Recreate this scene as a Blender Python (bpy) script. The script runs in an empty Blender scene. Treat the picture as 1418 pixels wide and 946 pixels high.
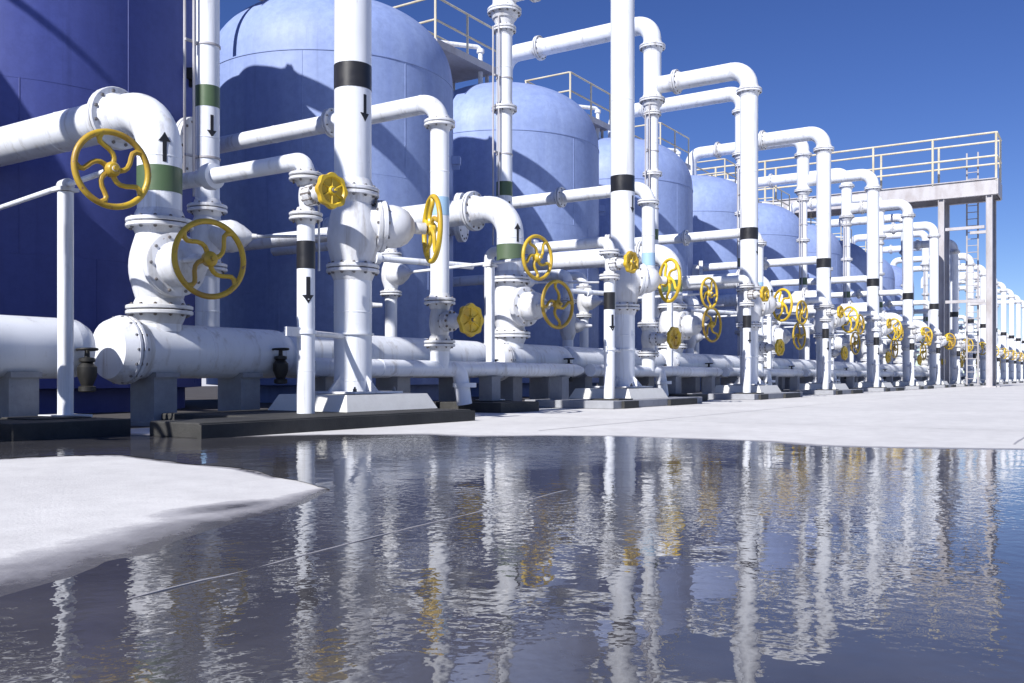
import bpy, bmesh, math, random
from mathutils import Vector, Matrix, Quaternion, noise
from mathutils.geometry import tessellate_polygon
random.seed(7)
R = math.radians
S = bpy.context.scene
COL = S.collection

# ------------------------------------------------------------------ camera
YAW = 32.8
CAM_H = 0.49
cam_d = bpy.data.cameras.new("camera")
cam = bpy.data.objects.new("camera", cam_d); COL.objects.link(cam)
cam.location = (0, 0, CAM_H)
cam.rotation_euler = (R(90), 0, R(YAW - 90))
cam_d.sensor_width = 36; cam_d.lens = 36 * 1292 / 1418
cam_d.shift_y = 49 / 1418
cam_d.clip_start = 0.05; cam_d.clip_end = 6000
S.camera = cam

# ------------------------------------------------------------------ light
SUN_AZ, SUN_EL = 180.0, 36.6          # measured from +X, anticlockwise
w = bpy.data.worlds.new("World"); S.world = w; w.use_nodes = True
nt = w.node_tree
sky = nt.nodes.new('ShaderNodeTexSky'); sky.sky_type = 'NISHITA'; sky.sun_disc = False
sky.sun_elevation = R(SUN_EL); sky.sun_rotation = R(90 - SUN_AZ)
sky.air_density = 0.8; sky.dust_density = 0.0; sky.ozone_density = 5.0; sky.altitude = 0
hs = nt.nodes.new('ShaderNodeHueSaturation')
hs.inputs['Hue'].default_value = 0.519; hs.inputs['Saturation'].default_value = 1.15
hs.inputs['Value'].default_value = 1.0
nt.links.new(sky.outputs[0], hs.inputs['Color'])
nt.links.new(hs.outputs[0], nt.nodes['Background'].inputs[0])
nt.nodes['Background'].inputs[1].default_value = 0.076
sl = bpy.data.lights.new("sun", 'SUN'); sl.energy = 5.0; sl.angle = R(0.5); sl.color = (1.0, 0.97, 0.93)
so = bpy.data.objects.new("sun", sl); COL.objects.link(so)
sd = Vector((math.cos(R(SUN_EL)) * math.cos(R(SUN_AZ)), math.cos(R(SUN_EL)) * math.sin(R(SUN_AZ)), math.sin(R(SUN_EL))))
so.rotation_euler = sd.to_track_quat('Z', 'Y').to_euler(); so.location = (-20, 0, 30)
S.view_settings.view_transform = 'Standard'; S.view_settings.look = 'None'
S.view_settings.exposure = 0.44; S.view_settings.gamma = 1.0
S.view_settings.use_curve_mapping = False

# ------------------------------------------------------------------ materials
class NT:
    def __init__(s, name):
        s.m = bpy.data.materials.new(name); s.m.use_nodes = True
        s.t = s.m.node_tree; s.n = s.t.nodes; s.b = s.n['Principled BSDF']
        g = s.n.new('ShaderNodeNewGeometry'); s.pos = g.outputs['Position']
    def link(s, a, b): s.t.links.new(a, b)
    def scaled(s, v):
        k = s.n.new('ShaderNodeVectorMath'); k.operation = 'MULTIPLY'; s.link(s.pos, k.inputs[0]); k.inputs[1].default_value = v
        return k.outputs[0]
    def noise(s, scale, vec=None, detail=4, rough=0.6):
        k = s.n.new('ShaderNodeTexNoise'); k.inputs['Scale'].default_value = scale
        k.inputs['Detail'].default_value = detail; k.inputs['Roughness'].default_value = rough
        s.link(vec if vec is not None else s.pos, k.inputs['Vector']); return k.outputs['Fac']
    def ramp(s, fac, a, b, ca=(0, 0, 0, 1), cb=(1, 1, 1, 1)):
        k = s.n.new('ShaderNodeValToRGB'); s.link(fac, k.inputs[0])
        k.color_ramp.elements[0].position = a; k.color_ramp.elements[1].position = b
        k.color_ramp.elements[0].color = ca; k.color_ramp.elements[1].color = cb
        return k.outputs[0]
    def mix(s, fac, a, b):
        k = s.n.new('ShaderNodeMix'); k.data_type = 'RGBA'
        for v, i in ((fac, 0), (a, 6), (b, 7)):
            if isinstance(v, (int, float)): k.inputs[i].default_value = v
            elif isinstance(v, tuple): k.inputs[i].default_value = v if len(v) == 4 else v + (1,)
            else: s.link(v, k.inputs[i])
        return k.outputs[2]
    def bump(s, h, strength=0.2, dist=0.01, normal=None):
        k = s.n.new('ShaderNodeBump'); k.inputs['Strength'].default_value = strength; k.inputs['Distance'].default_value = dist
        s.link(h, k.inputs['Height'])
        if normal is not None: s.link(normal, k.inputs['Normal'])
        return k.outputs[0]
    def set(s, color=None, rough=None, normal=None, **kw):
        for v, i in ((color, 'Base Color'), (rough, 'Roughness'), (normal, 'Normal')):
            if v is None: continue
            if isinstance(v, tuple): s.b.inputs[i].default_value = v if len(v) == 4 else v + (1,)
            elif isinstance(v, (int, float)): s.b.inputs[i].default_value = v
            else: s.link(v, s.b.inputs[i])
        for k, v in kw.items(): s.b.inputs[k.replace('_', ' ')].default_value = v
        return s.m

def paint(name, col, dirt, amt=0.5, rough=0.38, rust=0.70, bump=0.08, streak=0.0):
    k = NT(name)
    a = k.ramp(k.noise(2.3, k.scaled((1, 1, 0.45)), 5), 0.42, 0.72)
    d = k.n.new('ShaderNodeMath'); d.operation = 'MULTIPLY'; k.link(a, d.inputs[0]); d.inputs[1].default_value = amt
    c = k.mix(d.outputs[0], col, dirt)
    if streak:      # dusty runs and rust weeping down the paint
        st = k.ramp(k.noise(9, k.scaled((1, 1, .07)), 5, .65), .53, .72, (0, 0, 0, 1), (streak,) * 3 + (1,))
        c = k.mix(st, c, (0.36, 0.34, 0.32))
        sr = k.ramp(k.noise(13, k.scaled((1, 1, .10)), 6, .7), .68, .78, (0, 0, 0, 1), (streak * .9,) * 3 + (1,))
        c = k.mix(sr, c, (0.30, 0.17, 0.09))
    fine = k.ramp(k.noise(26, None, 6, .7), rust, rust + .05)
    c = k.mix(fine, c, (0.22, 0.12, 0.06))
    return k.set(c, k.ramp(k.noise(9), 0.3, 0.8, (rough - .1,) * 3 + (1,), (rough + .15,) * 3 + (1,)), k.bump(k.noise(45, None, 3), bump, 0.004, k.bump(k.noise(7, None, 3), .12, .006)))

M = {}
M['white'] = paint('white_pipe_paint', (0.74, 0.77, 0.83), (0.58, 0.60, 0.64), .6, .36, .705, .08, .65)
M['fitting'] = paint('white_fitting_paint', (0.69, 0.71, 0.76), (0.42, 0.42, 0.42), .85, .42, .665, .30, .8)
M['bolt'] = paint('bolt_steel', (0.17, 0.17, 0.18), (0.12, 0.08, 0.05), .9, .45, .62)
M['black'] = paint('black_band_paint', (0.012, 0.012, 0.015), (0.03, 0.03, 0.032), .6, .4, .78)
M['green'] = paint('green_band_paint', (0.075, 0.125, 0.06), (0.10, 0.13, 0.085), .6, .42, .76)
M['lblue'] = paint('light_blue_band_paint', (0.33, 0.52, 0.70), (0.30, 0.42, 0.55), .5, .42, .78)
M['yellow'] = paint('yellow_wheel_paint', (0.54, 0.37, 0.030), (0.27, 0.15, 0.03), .95, .42, .60, .4)
M['yellow2'] = paint('bright_yellow_wheel_paint', (0.66, 0.46, 0.028), (0.34, 0.19, 0.03), .9, .40, .62, .4)
M['iron'] = paint('black_iron', (0.012, 0.012, 0.012), (0.022, 0.020, 0.018), .7, .55, .69, .3)
M['steel'] = paint('galvanised_steel', (0.42, 0.41, 0.43), (0.28, 0.25, 0.25), .8, .5, .70)
M['railp'] = paint('rail_paint', (0.57, 0.53, 0.42), (0.42, 0.35, 0.22), .8, .5, .66)

def tank_mat(name, a, b):
    k = NT(name)
    st = k.ramp(k.noise(1.6, k.scaled((2.2, 2.2, 0.10)), 5), .35, .75)
    sm = k.noise(0.7, None, 4)
    c = k.mix(st, a, b)
    c = k.mix(k.ramp(sm, .35, .75, (0, 0, 0, 1), (.6, .6, .6, 1)), c, tuple(x * .80 for x in a))
    c = k.mix(k.ramp(k.noise(7, None, 6, .75), .40, .70, (0, 0, 0, 1), (.5, .5, .5, 1)), c, tuple(x * .74 for x in b))
    c = k.mix(k.ramp(k.noise(6, k.scaled((1, 1, .045)), 5, .65), .58, .78, (0, 0, 0, 1), (.5, .5, .5, 1)), c, tuple(x * .62 for x in b))
    n = k.bump(k.noise(0.9, None, 3), .25, .03, k.bump(k.noise(28, None, 5, .7), .22, .006))
    return k.set(c, k.ramp(sm, .3, .8, (.5,) * 3 + (1,), (.65,) * 3 + (1,)), n)
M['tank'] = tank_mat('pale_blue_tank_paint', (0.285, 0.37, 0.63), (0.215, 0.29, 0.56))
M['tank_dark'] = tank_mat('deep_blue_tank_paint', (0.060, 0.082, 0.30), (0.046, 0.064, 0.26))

def concrete(name, a, b, c3, rough=.85, scale=1.0, bump=.35):
    k = NT(name)
    big = k.ramp(k.noise(0.55 * scale, None, 6, .62), .36, .68)
    mid = k.ramp(k.noise(4.5 * scale, None, 6, .7), .38, .72)
    fin = k.noise(70, None, 4, .7)
    c = k.mix(big, a, b)
    h = k.n.new('ShaderNodeMath'); h.operation = 'MULTIPLY'; k.link(mid, h.inputs[0]); h.inputs[1].default_value = .45
    c = k.mix(h.outputs[0], c, c3)
    sp = k.ramp(fin, .60, .78, (0, 0, 0, 1), (.5, .5, .5, 1))
    c = k.mix(sp, c, tuple(x * .55 for x in c3))
    return k.set(c, rough, k.bump(fin, bump, .006, k.bump(k.noise(9, None, 5), .25, .01)))
M['ground'] = concrete('dry_pale_concrete', (0.66, 0.655, 0.65), (0.56, 0.555, 0.555), (0.42, 0.415, 0.415))
M['damp'] = concrete('damp_grey_concrete', (0.36, 0.35, 0.36), (0.42, 0.41, 0.42), (0.30, 0.29, 0.30), .5)
k = NT('pavement_with_damp_stains')
big = k.ramp(k.noise(0.55, None, 6, .62), .36, .68); mid = k.ramp(k.noise(4.5, None, 6, .7), .38, .72); fin = k.noise(70, None, 4, .7)
c = k.mix(big, (0.66, 0.655, 0.65), (0.56, 0.555, 0.555))
h = k.n.new('ShaderNodeMath'); h.operation = 'MULTIPLY'; k.link(mid, h.inputs[0]); h.inputs[1].default_value = .45
c = k.mix(h.outputs[0], c, (0.42, 0.415, 0.415)); c = k.mix(k.ramp(fin, .60, .78, (0, 0, 0, 1), (.5, .5, .5, 1)), c, (.25, .25, .26))
at = k.n.new('ShaderNodeAttribute'); at.attribute_name = 'wet'
def madd(a, mul, add):
    q = k.n.new('ShaderNodeMath'); q.operation = 'MULTIPLY_ADD'; k.link(a, q.inputs[0]); q.inputs[1].default_value = mul
    if isinstance(add, float): q.inputs[2].default_value = add
    else: k.link(add, q.inputs[2])
    return q.outputs[0]
nz = madd(k.noise(3.2, None, 7, .68), .75, -.375); nz = madd(k.noise(17, None, 4, .65), .22, madd(nz, 1.0, -.11))
gate = k.ramp(at.outputs['Fac'], .02, .25)
gm = k.n.new('ShaderNodeMath'); gm.operation = 'MULTIPLY'; k.link(nz, gm.inputs[0]); k.link(gate, gm.inputs[1])
wt = madd(at.outputs['Fac'], 1.0, gm.outputs[0])
c = k.mix(k.ramp(wt, .22, .36), c, (0.40, 0.395, 0.41)); c = k.mix(k.ramp(wt, .40, .62), c, (0.24, 0.235, 0.25)); c = k.mix(k.ramp(wt, .66, .84), c, (0.085, 0.08, 0.085))
M['ground_wet'] = k.set(c, k.ramp(wt, .35, .9, (.85,) * 3 + (1,), (.12,) * 3 + (1,)), k.bump(fin, .35, .006, k.bump(k.noise(9, None, 5), .25, .01)))
M['dark_ground'] = concrete('bounce_cutting_dark_ground', (0.075, 0.07, 0.072), (0.10, 0.095, 0.095), (0.05, 0.047, 0.05), 1.0, 3, .8); M['dark_ground'].node_tree.nodes['Principled BSDF'].inputs['Specular IOR Level'].default_value = .1  # dark wet ground tone, kept low to hold bounce off the tanks
M['wetedge'] = concrete('soaked_dark_concrete', (0.13, 0.12, 0.125), (0.17, 0.16, 0.165), (0.10, 0.095, 0.10), .28)
M['slab'] = concrete('stained_slab_concrete', (0.26, 0.25, 0.24), (0.14, 0.135, 0.13), (0.055, 0.055, 0.05), .8, 2.5, .6)
M['moss_shade'] = concrete('stained_shade_black_concrete', (0.024, 0.024, 0.024), (0.050, 0.049, 0.047), (0.012, 0.013, 0.011), .7, 3, .7)  # near-black colour carries slab-front shade as well as wet and moss
M['plinth'] = concrete('white_painted_concrete', (0.72, 0.72, 0.70), (0.66, 0.66, 0.64), (0.58, 0.57, 0.54), .75, 2)
M['pedestal'] = concrete('grey_pedestal_concrete', (0.33, 0.34, 0.37), (0.26, 0.27, 0.30), (0.18, 0.18, 0.19), .8, 2)

k = NT('puddle_water')                        # a film of water over dark wet concrete
n1 = k.noise(5.0, None, 1.0, .5)
n2 = k.noise(27.0, None, 1.6, .5)
n3 = k.noise(1.1, None, 2, .5)
m1 = k.n.new('ShaderNodeMath'); m1.operation = 'MULTIPLY'; k.link(k.ramp(k.noise(.38, None, 3), .40, .62, (.16,) * 3 + (1,), (1, 1, 1, 1)), m1.inputs[0]); k.link(n2, m1.inputs[1])
b0 = k.bump(n3, .30, .006)
b1 = k.bump(n1, .28, .006, b0)
b2 = k.bump(m1.outputs[0], .62, .0030, b1)
bed = k.mix(k.ramp(k.noise(1.6, None, 6, .65), .35, .7), (0.054, 0.053, 0.060), (0.090, 0.088, 0.096))
M['water'] = k.set(bed, 0.008, b2, IOR=1.33)

# ------------------------------------------------------------------ mesh builder
class MB:
    def __init__(s): s.v = []; s.f = []; s.mi = []
    def add(s, vs, fs, mi=0):
        o = len(s.v); s.v += [Vector(p) for p in vs]; s.f += [tuple(i + o for i in f) for f in fs]; s.mi += [mi] * len(fs)
    def box(s, c, size, rz=0.0, taper=0.0, mi=0):
        x, y, z = (q / 2 for q in size); t = taper
        vs = [(-x, -y, -z), (x, -y, -z), (x, y, -z), (-x, y, -z), (-x + t, -y + t, z), (x - t, -y + t, z), (x - t, y - t, z), (-x + t, y - t, z)]
        m = Matrix.Rotation(rz, 3, 'Z')
        s.add([m @ Vector(p) + Vector(c) for p in vs], [(3, 2, 1, 0), (4, 5, 6, 7), (0, 1, 5, 4), (1, 2, 6, 5), (2, 3, 7, 6), (3, 0, 4, 7)], mi)
    def tube(s, pts, r, n=18, mi=0, cap=True):
        pts = [Vector(p) for p in pts]; rr = r if isinstance(r, (list, tuple)) else [r] * len(pts)
        T = []
        for i in range(len(pts)):
            a = pts[max(i - 1, 0)]; b = pts[min(i + 1, len(pts) - 1)]; T.append((b - a).normalized())
        u = Vector((0, 0, 1)) if abs(T[0].z) < .9 else Vector((1, 0, 0))
        u = (u - T[0] * u.dot(T[0])).normalized(); vs = []; fs = []
        for i, p in enumerate(pts):
            u = (u - T[i] * u.dot(T[i])).normalized(); q = T[i].cross(u)
            for j in range(n):
                a = 2 * math.pi * j / n; vs.append(p + (u * math.cos(a) + q * math.sin(a)) * rr[i])
        for i in range(len(pts) - 1):
            for j in range(n):
                k = (j + 1) % n; fs.append((i * n + j, i * n + k, (i + 1) * n + k, (i + 1) * n + j))
        if cap:
            fs.append(tuple(reversed(range(n)))); fs.append(tuple((len(pts) - 1) * n + j for j in range(n)))
        s.add(vs, fs, mi)
    def lathe(s, prof, c, axis=(0, 0, 1), n=24, mi=0):
        ax = Vector(axis).normalized(); u = Vector((0, 0, 1)) if abs(ax.z) < .9 else Vector((1, 0, 0))
        u = (u - ax * u.dot(ax)).normalized(); q = ax.cross(u); c = Vector(c); vs = []; fs = []
        for (r, h) in prof:
            for j in range(n):
                a = 2 * math.pi * j / n; vs.append(c + ax * h + (u * math.cos(a) + q * math.sin(a)) * max(r, 1e-4))
        m = len(prof)
        for i in range(m - 1):
            for j in range(n):
                k = (j + 1) % n; fs.append((i * n + j, i * n + k, (i + 1) * n + k, (i + 1) * n + j))
        fs.append(tuple(reversed(range(n)))); fs.append(tuple((m - 1) * n + j for j in range(n)))
        s.add(vs, fs, mi)
    def flange(s, c, axis, r, nb=10, t=.04, gap=.012, over=1.48, mi=0, bi=1, single=False):
        ax = Vector(axis).normalized(); Rr = r * over + .018; c = Vector(c); ch = .007
        if single: sides = [0]
        else: sides = [-(t / 2 + gap / 2), (t / 2 + gap / 2)]
        for o in sides:
            s.lathe([(r * .9, -t / 2), (Rr - ch, -t / 2), (Rr, -t / 2 + ch), (Rr, t / 2 - ch), (Rr - ch, t / 2), (r * .9, t / 2)], c + ax * o, ax, 28, mi)
        if not single:
            s.lathe([(r * 1.02, -gap), (Rr * .80, -gap), (Rr * .80, gap), (r * 1.02, gap)], c, ax, 24, bi)
        u = Vector((0, 0, 1)) if abs(ax.z) < .9 else Vector((1, 0, 0))
        u = (u - ax * u.dot(ax)).normalized(); q = ax.cross(u)
        L = (t / 2 if single else t + gap / 2) + .022; br = max(.011, min(.02, r * .085)); rb = (r + Rr) / 2 * 1.03
        for j in range(nb):
            a = 2 * math.pi * (j + .5) / nb; p = c + (u * math.cos(a) + q * math.sin(a)) * rb
            s.lathe([(br * .55, -L), (br * .55, -L + .006), (br, -L + .006), (br, L - .006), (br * .55, L - .006), (br * .55, L)], p, ax, 6, bi)
        # weld necks
        for sg in (-1, 1):
            e = 0 if single else t + gap / 2
            s.lathe([(r * 1.20, sg * e), (r * 1.015, sg * (e + r * .35 + .02))] if sg > 0 else [(r * 1.015, sg * (e + r * .35 + .02)), (r * 1.20, sg * e)], c, ax, 24, mi)
    def weld(s, c, axis, r, mi=0):
        s.lathe([(r * .99, -.011), (r + .004, -.005), (r + .004, .005), (r * .99, .011)], c, axis, 24, mi)
    def torus(s, c, axis, Rm, r, n=40, m=10, mi=0, sx=1.0):
        ax = Vector(axis).normalized(); u = Vector((0, 0, 1)); u = (u - ax * u.dot(ax)).normalized(); q = ax.cross(u); c = Vector(c)
        vs = []; fs = []
        for i in range(n):
            a = 2 * math.pi * i / n; d = u * math.cos(a) + q * math.sin(a)
            for j in range(m):
                b = 2 * math.pi * j / m; vs.append(c + d * (Rm + r * sx * math.cos(b)) + ax * r * math.sin(b))
        for i in range(n):
            for j in range(m):
                i2 = (i + 1) % n; j2 = (j + 1) % m
                fs.append((i * m + j, i2 * m + j, i2 * m + j2, i * m + j2))
        s.add(vs, fs, mi)
    def build(s, name, mats, parent=None, off=(0, 0, 0), smooth=True, loc=None):
        me = bpy.data.meshes.new(name); o = Vector(off)
        me.from_pydata([p - o for p in s.v], [], s.f)
        for m in (mats if isinstance(mats, (list, tuple)) else [mats]): me.materials.append(M[m])
        me.polygons.foreach_set('material_index', s.mi)
        bm = bmesh.new(); bm.from_mesh(me); bmesh.ops.recalc_face_normals(bm, faces=bm.faces); bm.to_mesh(me); bm.free()
        if smooth:
            me.polygons.foreach_set('use_smooth', [True] * len(me.polygons)); me.set_sharp_from_angle(angle=R(38))
        ob = bpy.data.objects.new(name, me); COL.objects.link(ob)
        if parent is not None: ob.parent = parent
        if loc is not None: ob.location = loc
        return ob

def fillet(pts, rad, seg=9):
    pts = [Vector(p) for p in pts]; out = [pts[0]]
    for i in range(1, len(pts) - 1):
        p = pts[i]; a = (pts[i - 1] - p).normalized(); b = (pts[i + 1] - p).normalized()
        half = a.angle(b) / 2; d = rad / math.tan(half)
        cdir = (a + b).normalized(); cen = p + cdir * (rad / math.sin(half))
        s0 = (p + a * d) - cen; s1 = (p + b * d) - cen
        for k_ in range(seg + 1):
            out.append(cen + Matrix.Rotation(s0.angle(s1) * k_ / seg, 3, s0.cross(s1).normalized()) @ s0)
    out.append(pts[-1]); return out

def thing(name, label, cat, base, group=None):
    o = bpy.data.objects.new(name, None); COL.objects.link(o); o.location = base; o.empty_display_size = .2
    o['label'] = label; o['category'] = cat
    if group: o['group'] = group
    return o
def tag(o, label, cat, group=None, kind=None):
    if label: o['label'] = label
    if cat: o['category'] = cat
    if group: o['group'] = group
    if kind: o['kind'] = kind
    return o
def copy_tree(o, parent=None, dx=0.0, label=None):
    c = o.copy(); COL.objects.link(c)
    if parent is not None:
        c.parent = parent
        if o.data and o.data.name in AXES: c.rotation_mode = 'QUATERNION'; c.rotation_quaternion = Quaternion(AXES[o.data.name], random.uniform(0, 6.28))
    else:
        c.location.x += dx
        if label: c['label'] = label
    for ch in o.children: copy_tree(ch, c)
    return c
ORD = ['zeroth', 'first', 'second', 'third', 'fourth', 'fifth', 'sixth', 'seventh', 'eighth', 'ninth', 'tenth', 'eleventh', 'twelfth', 'thirteenth', 'fourteenth', 'fifteenth', 'sixteenth', 'seventeenth', 'eighteenth']

# ------------------------------------------------------------------ ground and puddle
def sheet(name, outline, z, mat, kind='structure', rough=0.0, sub=6):
    n = len(outline); P = []
    pts = [Vector((x, y, 0)) for x, y in outline]
    for i in range(n):
        p0, p1, p2, p3 = pts[i - 1], pts[i], pts[(i + 1) % n], pts[(i + 2) % n]
        far = (p2 - p1).length > 4
        for j in range(1 if far else sub):
            t = j / sub
            if far or (p1 - p0).length > 4 or (p3 - p2).length > 4: q = p1.lerp(p2, t)
            else: q = 0.5 * ((2 * p1) + (p2 - p0) * t + (2 * p0 - 5 * p1 + 4 * p2 - p3) * t * t + (3 * p1 - p0 - 3 * p2 + p3) * t ** 3)
            if rough and not far:
                q = q + Vector((noise.noise(q * 3.1), noise.noise(q * 3.1 + Vector((9, 4, 2))), 0)) * rough
                q = q + Vector((noise.noise(q * 11), noise.noise(q * 11 + Vector((9, 4, 2))), 0)) * rough * .35
            P.append((q.x, q.y, z))
    tris = tessellate_polygon([[Vector(p) for p in P]])
    mb = MB(); mb.add(P, tris)
    o = mb.build(name, mat, smooth=False)
    for pl in o.data.polygons:
        if pl.normal.z < 0: pl.flip()
    tag(o, None, None, kind=kind); return o
mb = MB(); mb.add([(-1500, -2500, 0), (3500, -2500, 0), (3500, 2500, 0), (-1500, 2500, 0)], [(0, 1, 2, 3)])
tag(mb.build('ground', 'ground', smooth=False), None, None, kind='structure')

mb = MB(); mb.add([(-30, 7.75, .006), (140, 7.75, .006), (140, 40, .006), (-30, 40, .006)], [(0, 1, 2, 3)])
tag(mb.build('bounce_cutting_sheet', 'dark_ground', smooth=False), None, None, kind='structure')  # dark sheet added to deepen shade below the pipes and cut bounce onto tanks
far_edge = [(4.6, 8.2), (4.95, 6.0), (5.6, 5.55), (5.9, 5.15), (6.15, 4.85), (6.1, 4.4), (6.55, 3.9), (6.8, 3.34), (6.82, 2.72), (6.85, 2.2), (6.6, 1.81), (6.72, 1.19), (7.0, .49), (7.5, -.62), (8.4, -2.4)]
outer = far_edge + [(9.5, -7.0), (4.0, -12.0), (-6.0, -8.0), (-6.0, -1.0), (-2.0, 1.4)]
patch_low = [(0.3, 1.95), (.87, 2.0), (1.1, 2.03), (1.23, 2.08), (1.35, 2.12), (1.45, 2.20), (1.62, 2.22), (1.80, 2.32), (1.98, 2.40), (2.2, 2.46), (2.5, 2.56), (2.72, 2.70), (2.98, 2.87)]
patch_up = [(3.17, 3.39), (3.37, 3.9), (3.40, 4.43), (3.54, 5.10), (3.37, 5.4), (2.99, 5.52), (2.47, 5.66), (1.0, 6.2), (-1.0, 6.8), (-1.0, 8.2)]
sheet('puddle', outer + patch_low + patch_up, 0.008, 'water', rough=.035)
# ground close to the puddle: stains where the concrete is damp
import numpy as np
def poly_dist(PX, PY, pl):
    d = np.full(PX.shape, 1e9)
    for (ax_, ay), (bx, by) in zip(pl[:-1], pl[1:]):
        vx, vy = bx - ax_, by - ay; t = np.clip(((PX - ax_) * vx + (PY - ay) * vy) / (vx * vx + vy * vy + 1e-9), 0, 1)
        d = np.minimum(d, np.hypot(PX - ax_ - t * vx, PY - ay - t * vy))
    return d
gx = np.arange(-1.5, 10.51, .05); gy = np.arange(-4.0, 8.51, .05)
PX, PY = np.meshgrid(gx, gy)
d_low = poly_dist(PX, PY, patch_low); d_oth = poly_dist(PX, PY, far_edge); d_up = poly_dist(PX, PY, patch_up[:7])
blob = 1.05 - np.hypot((PX - 2.36 + .15 * (PY - 2.8)) / .42, (PY - 2.76) / .20)
wet = np.maximum.reduce([1 - d_low / (.46 * np.clip((3.15 - PX) / 1.1, .10, 1)), 1 - d_oth / .30, 1 - d_up / .06, np.clip(blob, 0, 1) * .95])
wet = np.clip(wet, 0, 1)
nx, ny = len(gx), len(gy)
me = bpy.data.meshes.new('near_pavement')
me.from_pydata([(float(x), float(y), .004) for y in gy for x in gx], [], [(j * nx + i, j * nx + i + 1, (j + 1) * nx + i + 1, (j + 1) * nx + i) for j in range(ny - 1) for i in range(nx - 1)])
at = me.attributes.new('wet', 'FLOAT', 'POINT'); at.data.foreach_set('value', wet.ravel().astype(np.float32))
me.materials.append(M['ground_wet']); o = bpy.data.objects.new('near_pavement', me); COL.objects.link(o); o['kind'] = 'structure'
joint = MB()
js = [(1.25, 1.80), (1.58, 1.815), (2.01, 1.86), (2.5, 1.895), (3.11, 1.93), (3.5, 1.95)]
js2 = []
for i in range(len(js) - 1):
    for j in range(8):
        t = j / 8; x = js[i][0] * (1 - t) + js[i + 1][0] * t; y = js[i][1] * (1 - t) + js[i + 1][1] * t
        js2.append((x, y + .010 * noise.noise(Vector((x * 5, 0, 0))), .0070 + .0030 * noise.noise(Vector((x * 4, 7, 1)))))
joint.tube(js2, [.0032 + .0016 * noise.noise(Vector((p[0] * 14, 3, 1))) for p in js2], 6)
tag(joint.build('pavement_joint', 'damp'), None, None, kind='structure')

for (xa, ya, xb, yb, wd) in [(7.2, 4.35, 70, 4.35, .014), (7.6, .6, 70, .6, .014)] + [(9.6 + 5.5 * q, -3, 9.6 + 5.5 * q, 6.2, .013) for q in range(7)]:
    n_ = max(2, int(max(xb - xa, yb - ya) / .25)); vs = []
    for i in range(n_ + 1):
        t = i / n_; x = xa + (xb - xa) * t; y = ya + (yb - ya) * t; j = .012 * noise.noise(Vector((x * 1.7, y * 1.7, 3))); hw = wd * (.55 + .35 * noise.noise(Vector((x * 5, y * 5, 9))))
        vs += [(x, y + j - hw, .0062), (x, y + j + hw, .0062)] if xb > xa else [(x + j - hw, y, .0066), (x + j + hw, y, .0066)]
    m2 = MB(); m2.add(vs, [(2 * i, 2 * i + 2, 2 * i + 3, 2 * i + 1) for i in range(n_)]); tag(m2.build('pavement_joint', 'damp', smooth=False), None, None, kind='structure')
# ------------------------------------------------------------------ building pieces
PITCH = 6.6; X1 = 7.85
WAX = Vector((math.cos(R(260)), math.sin(R(260)), 0))     # axis of the big handwheels
PAX = Vector((math.cos(R(-38)), math.sin(R(-38)), 0))

AXES = {}
def handwheel(c, ax, Rm, mat, parent, off, spokes=4, rim=.028, twist=.9, phase=.3):
    mb = MB(); ax = Vector(ax).normalized(); u = Vector((0, 0, 1)); q = ax.cross(u); c = Vector(c)
    mb.torus(c, ax, Rm - rim, rim, 48, 10)
    mb.lathe([(.02, -.05), (Rm * .16, -.05), (Rm * .19, -.03), (Rm * .19, .02), (Rm * .13, .045), (Rm * .06, .05), (Rm * .06, .085), (.004, .085)], c, ax, 18)
    for i in range(spokes):
        a0 = phase + 2 * math.pi * i / spokes; pts = []; rr = []
        for j in range(9):
            t = j / 8; rad = Rm * .12 + (Rm - rim * 1.2 - Rm * .12) * t
            a = a0 + twist * math.sin(t * math.pi * .5) * .62 + .28 * math.sin(t * math.pi * 2) * -1 * .6
            pts.append(c + (u * math.cos(a) + q * math.sin(a)) * rad - ax * (.02 * (1 - t))); rr.append(rim * (.95 - .15 * math.sin(t * math.pi)))
        mb.tube(pts, rr, 8)
    o = mb.build('handwheel', mat, parent, c, loc=c - Vector(off)); AXES[o.data.name] = ax
    return o

def disc_wheel(c, ax, Rm, mat, parent, off):
    mb = MB(); ax = Vector(ax).normalized(); u = Vector((0, 0, 1)); q = ax.cross(u); c = Vector(c)
    n = 48; prof = []; vs = []; fs = []
    for (rf, h) in ((.25, -.03), (1, -.03), (1.03, 0), (1, .03), (.80, .03), (.72, .008), (.30, .008), (.22, .04), (.02, .04)):
        for j in range(n):
            a = 2 * math.pi * j / n; sc = 1 + (.055 * math.cos(a * 8) if rf > .95 else 0)
            vs.append(c + ax * h + (u * math.cos(a) + q * math.sin(a)) * Rm * rf * sc)
    for i in range(8):
        for j in range(n):
            k_ = (j + 1) % n; fs.append((i * n + j, i * n + k_, (i + 1) * n + k_, (i + 1) * n + j))
    fs.append(tuple(range(n))); fs.append(tuple(8 * n + j for j in range(n)))
    mb.add(vs, fs)
    for j in range(6):
        a = 2 * math.pi * j / 6; mb.tube([c + ax * .012 + (u * math.cos(a) + q * math.sin(a)) * Rm * t for t in (.2, .78)], Rm * .06, 6)
    mb.lathe([(.012, .03), (Rm * .09, .03), (Rm * .09, .08), (.004, .08)], c, ax, 6)
    o = mb.build('handwheel', mat, parent, c, loc=c - Vector(off)); AXES[o.data.name] = ax
    return o

def band(c, r, h, mat, parent, off, name='colour_band'):
    mb = MB(); mb.lathe([(r * .98, -h / 2), (r + .003, -h / 2), (r + .003, h / 2), (r * .98, h / 2)], c, (0, 0, 1), 32)
    return mb.build(name, mat, parent, off)

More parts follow.
